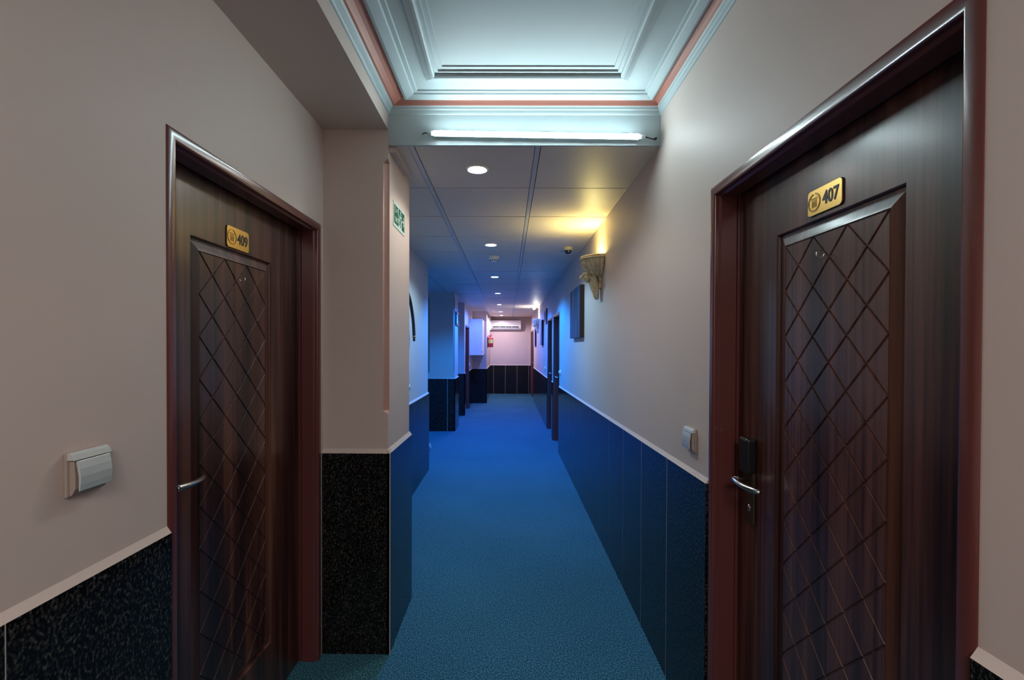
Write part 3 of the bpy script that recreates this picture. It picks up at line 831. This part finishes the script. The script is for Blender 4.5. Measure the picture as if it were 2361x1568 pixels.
# ------------------------------------------------------------------ potted plant in the left bay
px, py = -1.20, 6.42
root = thing('potted_plant', 'low plant with pale pink leaf tips peeking round the left wall end', 'plant', (px, py, 0))
MB().lathe((px, py, 0), [(.0001, 0), (.06, 0), (.078, .10), (.082, .105), (.076, .105), (.07, .092), (.0001, .09)], 24).build('pot', POT, root)
mbg, mbp = MB(), MB()
for k in range(16):
    a = 2 * PI * k / 16 + random.uniform(-.15, .15); L = random.uniform(.15, .21); w = random.uniform(.018, .026)
    u = Vector((math.cos(a), math.sin(a), 0)); s = Vector((-u.y, u.x, 0)); dr = random.uniform(.04, .11)
    R = []
    for q in range(7):
        t = q / 6; c = Vector((px, py, .09)) + u * (L * t) + Vector((0, 0, .16 * t - (.16 + dr) * t * t * .8)); ww = w * math.sin(PI * min(.98, .08 + t * .92)) + .001
        c.z = max(c.z, .012)
        R.append([tuple(c - s * ww), tuple(c + Vector((0, 0, -.004))), tuple(c + s * ww), tuple(c + Vector((0, 0, .001)))])
    (mbp if k % 3 == 0 else mbg).rings(R, 0, True, True, True)
mbg.build('green_leaves', LEAF, root); mbp.build('pale_leaves', PETAL, root)

# ------------------------------------------------------------------ white wall cabinet
cx0, cx1, cy0, cy1, cz0, cz1 = -.915, -.612, 11.02, 11.90, 1.252, 2.118
root = thing('wall_cabinet', 'white metal wall cabinet beside the far left door', 'cabinet', (cx0, (cy0 + cy1) / 2, cz0))
MB().box(cx0, cx1 - .02, cy0, cy1, cz0, cz1).build('body', WHITE, root, .004)
d = MB().box(cx1 - .019, cx1, cy0, cy1, cz0 - .002, cz1 + .002).build('cabinet_door', WHITE, root, .004)
MB().box(cx1, cx1 + .008, cy0 + .10, cy0 + .13, cz0 + .05, cz0 + .10).build('lock', BLACK, d, .002)

# ------------------------------------------------------------------ fire extinguisher
ex, ey, ez = -.462, 12.3, 1.445
root = thing('fire_extinguisher', 'red fire extinguisher with yellow label on wall corner under air conditioner', 'fire extinguisher', (ex, ey, ez))
MB().lathe((ex, ey, ez), [(.0001, 0), (.066, 0), (.074, .008), (.076, .02), (.076, .215), (.070, .240), (.052, .258), (.030, .268), (.022, .280), (.022, .292), (.0001, .292)], 32).build('cylinder_body', RED, root)
MB().lathe((ex, ey, ez), [(.0766, .105), (.0766, .205)], 16, smooth=True, a0=-2.4, a1=-.5).build('yellow_label', YELLOW, root)
MB().lathe((ex, ey, ez), [(.024, .286), (.024, .308), (.014, .314), (.0001, .314)], 16).build('valve', RED, root)
MB().box(ex - .008, ex + .060, ey - .008, ey + .008, ez + .314, ez + .322).hexa([(ex - .01, ey - .006, ez + .328), (ex - .01, ey + .006, ez + .328), (ex + .055, ey + .006, ez + .350), (ex + .055, ey - .006, ez + .350), (ex - .01, ey - .006, ez + .334), (ex - .01, ey + .006, ez + .334), (ex + .055, ey + .006, ez + .357), (ex + .055, ey - .006, ez + .357)]).box(ex - .01, ex + .004, ey - .004, ey + .004, ez + .31, ez + .33).build('squeeze_handle', RED, root)
MB().tube(smooth_path([(ex - .02, ey, ez + .302), (ex - .055, ey - .02, ez + .296), (ex - .078, ey - .035, ez + .24), (ex - .074, ey - .045, ez + .12), (ex - .070, ey - .045, ez + .02), (ex - .068, ey - .04, ez - .02)]), .0085, 10).build('hose', BLACK, root)
MB().lathe((ex + .026, ey, ez + .300), [(.0001, 0), (.012, 0), (.012, .008), (.0001, .008)], 14, axis='x').build('gauge', CHROME, root)
MB().box(-.553, ex - .060, ey - .015, ey + .015, ez + .20, ez + .26).build('bracket', BLACK, root)

# ------------------------------------------------------------------ air conditioner
ax0, ax1, az0, az1, ay = -.533, .400, 1.972, 2.275, YF
root = thing('air_conditioner', 'white split air conditioner on the end wall', 'air conditioner', (0, ay, az0))
pf = [(0, az0 + .02), (-.10, az0), (-.165, az0 + .035), (-.195, az0 + .085), (-.205, az0 + .20), (-.20, az1 - .01), (-.17, az1), (0, az1)]
MB().rings([[(ax0, ay + o, z) for o, z in pf], [(ax1, ay + o, z) for o, z in pf]]).build('casing', WHITE, root, .006)
MB().hexa([(ax0 + .07, ay - .196, az0 + .078), (ax1 - .07, ay - .196, az0 + .078), (ax1 - .07, ay - .16, az0 + .078), (ax0 + .07, ay - .16, az0 + .078),
           (ax0 + .07, ay - .203, az0 + .112), (ax1 - .07, ay - .203, az0 + .112), (ax1 - .07, ay - .16, az0 + .112), (ax0 + .07, ay - .16, az0 + .112)]).build('outlet_slot', DARK, root)
MB().hexa([(ax0 + .06, ay - .172, az0 + .026), (ax1 - .06, ay - .172, az0 + .026), (ax1 - .06, ay - .164, az0 + .026), (ax0 + .06, ay - .164, az0 + .026),
           (ax0 + .06, ay - .204, az0 + .082), (ax1 - .06, ay - .204, az0 + .082), (ax1 - .06, ay - .194, az0 + .082), (ax0 + .06, ay - .194, az0 + .082)]).build('louvre', SILVER, root)
for t in (.3, .5, .7):
    xx = ax0 + (ax1 - ax0) * t
    MB().box(xx - .006, xx + .006, ay - .206, ay - .17, az0 + .082, az0 + .112).build('vane', WHITE, root)
MB().box(ax0 + .45, ax1 - .01, ay - .2085, ay - .20, az0 + .165, az0 + .173).build('trim_line', CHROME, root)
mb = MB().box(-.52, .60, YF - .03, YF, 2.318, 2.345)
tag(mb.build('cable_duct', WALL, None, .003), 'thin horizontal cable duct on the end wall above air conditioner', 'cable duct')
mb = MB().box(-.553, -.515, 14.0, 14.06, 1.96, 2.36).box(-.553, -.535, 13.94, 14.12, 2.0, 2.12)
tag(mb.build('pipe_cover', WHITE, None, .004), 'white upright pipe cover left of the air conditioner', 'pipe cover')

# ------------------------------------------------------------------ added fill light behind the viewer, standing in for unseen corridor lighting
l = bpy.data.lights.new('corridor_fill', 'AREA'); l.shape = 'RECTANGLE'; l.size = .9; l.size_y = .9; l.energy = 21; l.color = (1, .90, .86)
lo = bpy.data.objects.new('corridor_fill', l); C.objects.link(lo); lo.location = (.08, -1.2, 2.57)

# ------------------------------------------------------------------ camera
cam = bpy.data.cameras.new('camera'); co = bpy.data.objects.new('camera', cam); C.objects.link(co)
yaw, pitch, roll, hc = -.0047, .0098, .0037, 1.4518
f = 1066.86
R0 = Vector((math.cos(yaw), -math.sin(yaw), 0)); Fh = Vector((math.sin(yaw), math.cos(yaw), 0)); Up = Vector((0, 0, 1))
F = Fh * math.cos(pitch) - Up * math.sin(pitch); U0 = Fh * math.sin(pitch) + Up * math.cos(pitch)
D0 = -U0
Rr = R0 * math.cos(roll) - D0 * math.sin(roll); Dd = R0 * math.sin(roll) + D0 * math.cos(roll)
M = Matrix((( Rr.x, -Dd.x, -F.x, 0), (Rr.y, -Dd.y, -F.y, 0), (Rr.z, -Dd.z, -F.z, hc), (0, 0, 0, 1)))
co.matrix_world = M
cam.sensor_fit = 'HORIZONTAL'; cam.sensor_width = 36; cam.lens = 36 * f / 2361
cam.shift_x = (1180.5 - 1165.8) / 2361; cam.shift_y = (810.5 - 784) / 2361
cam.clip_start = .02; cam.clip_end = 100
sc.camera = co

# ------------------------------------------------------------------ world, view
w = bpy.data.worlds.new('world'); sc.world = w; w.use_nodes = True
w.node_tree.nodes['Background'].inputs[0].default_value = (0, 0, 0, 1)
sc.view_settings.view_transform = 'Standard'; sc.view_settings.look = 'None'; sc.view_settings.gamma = 1
sc.view_settings.exposure = 1.15
sc.view_settings.use_curve_mapping = False
sc.cycles.use_denoising = True
sc.cycles.diffuse_bounces = 6; sc.cycles.max_bounces = 12
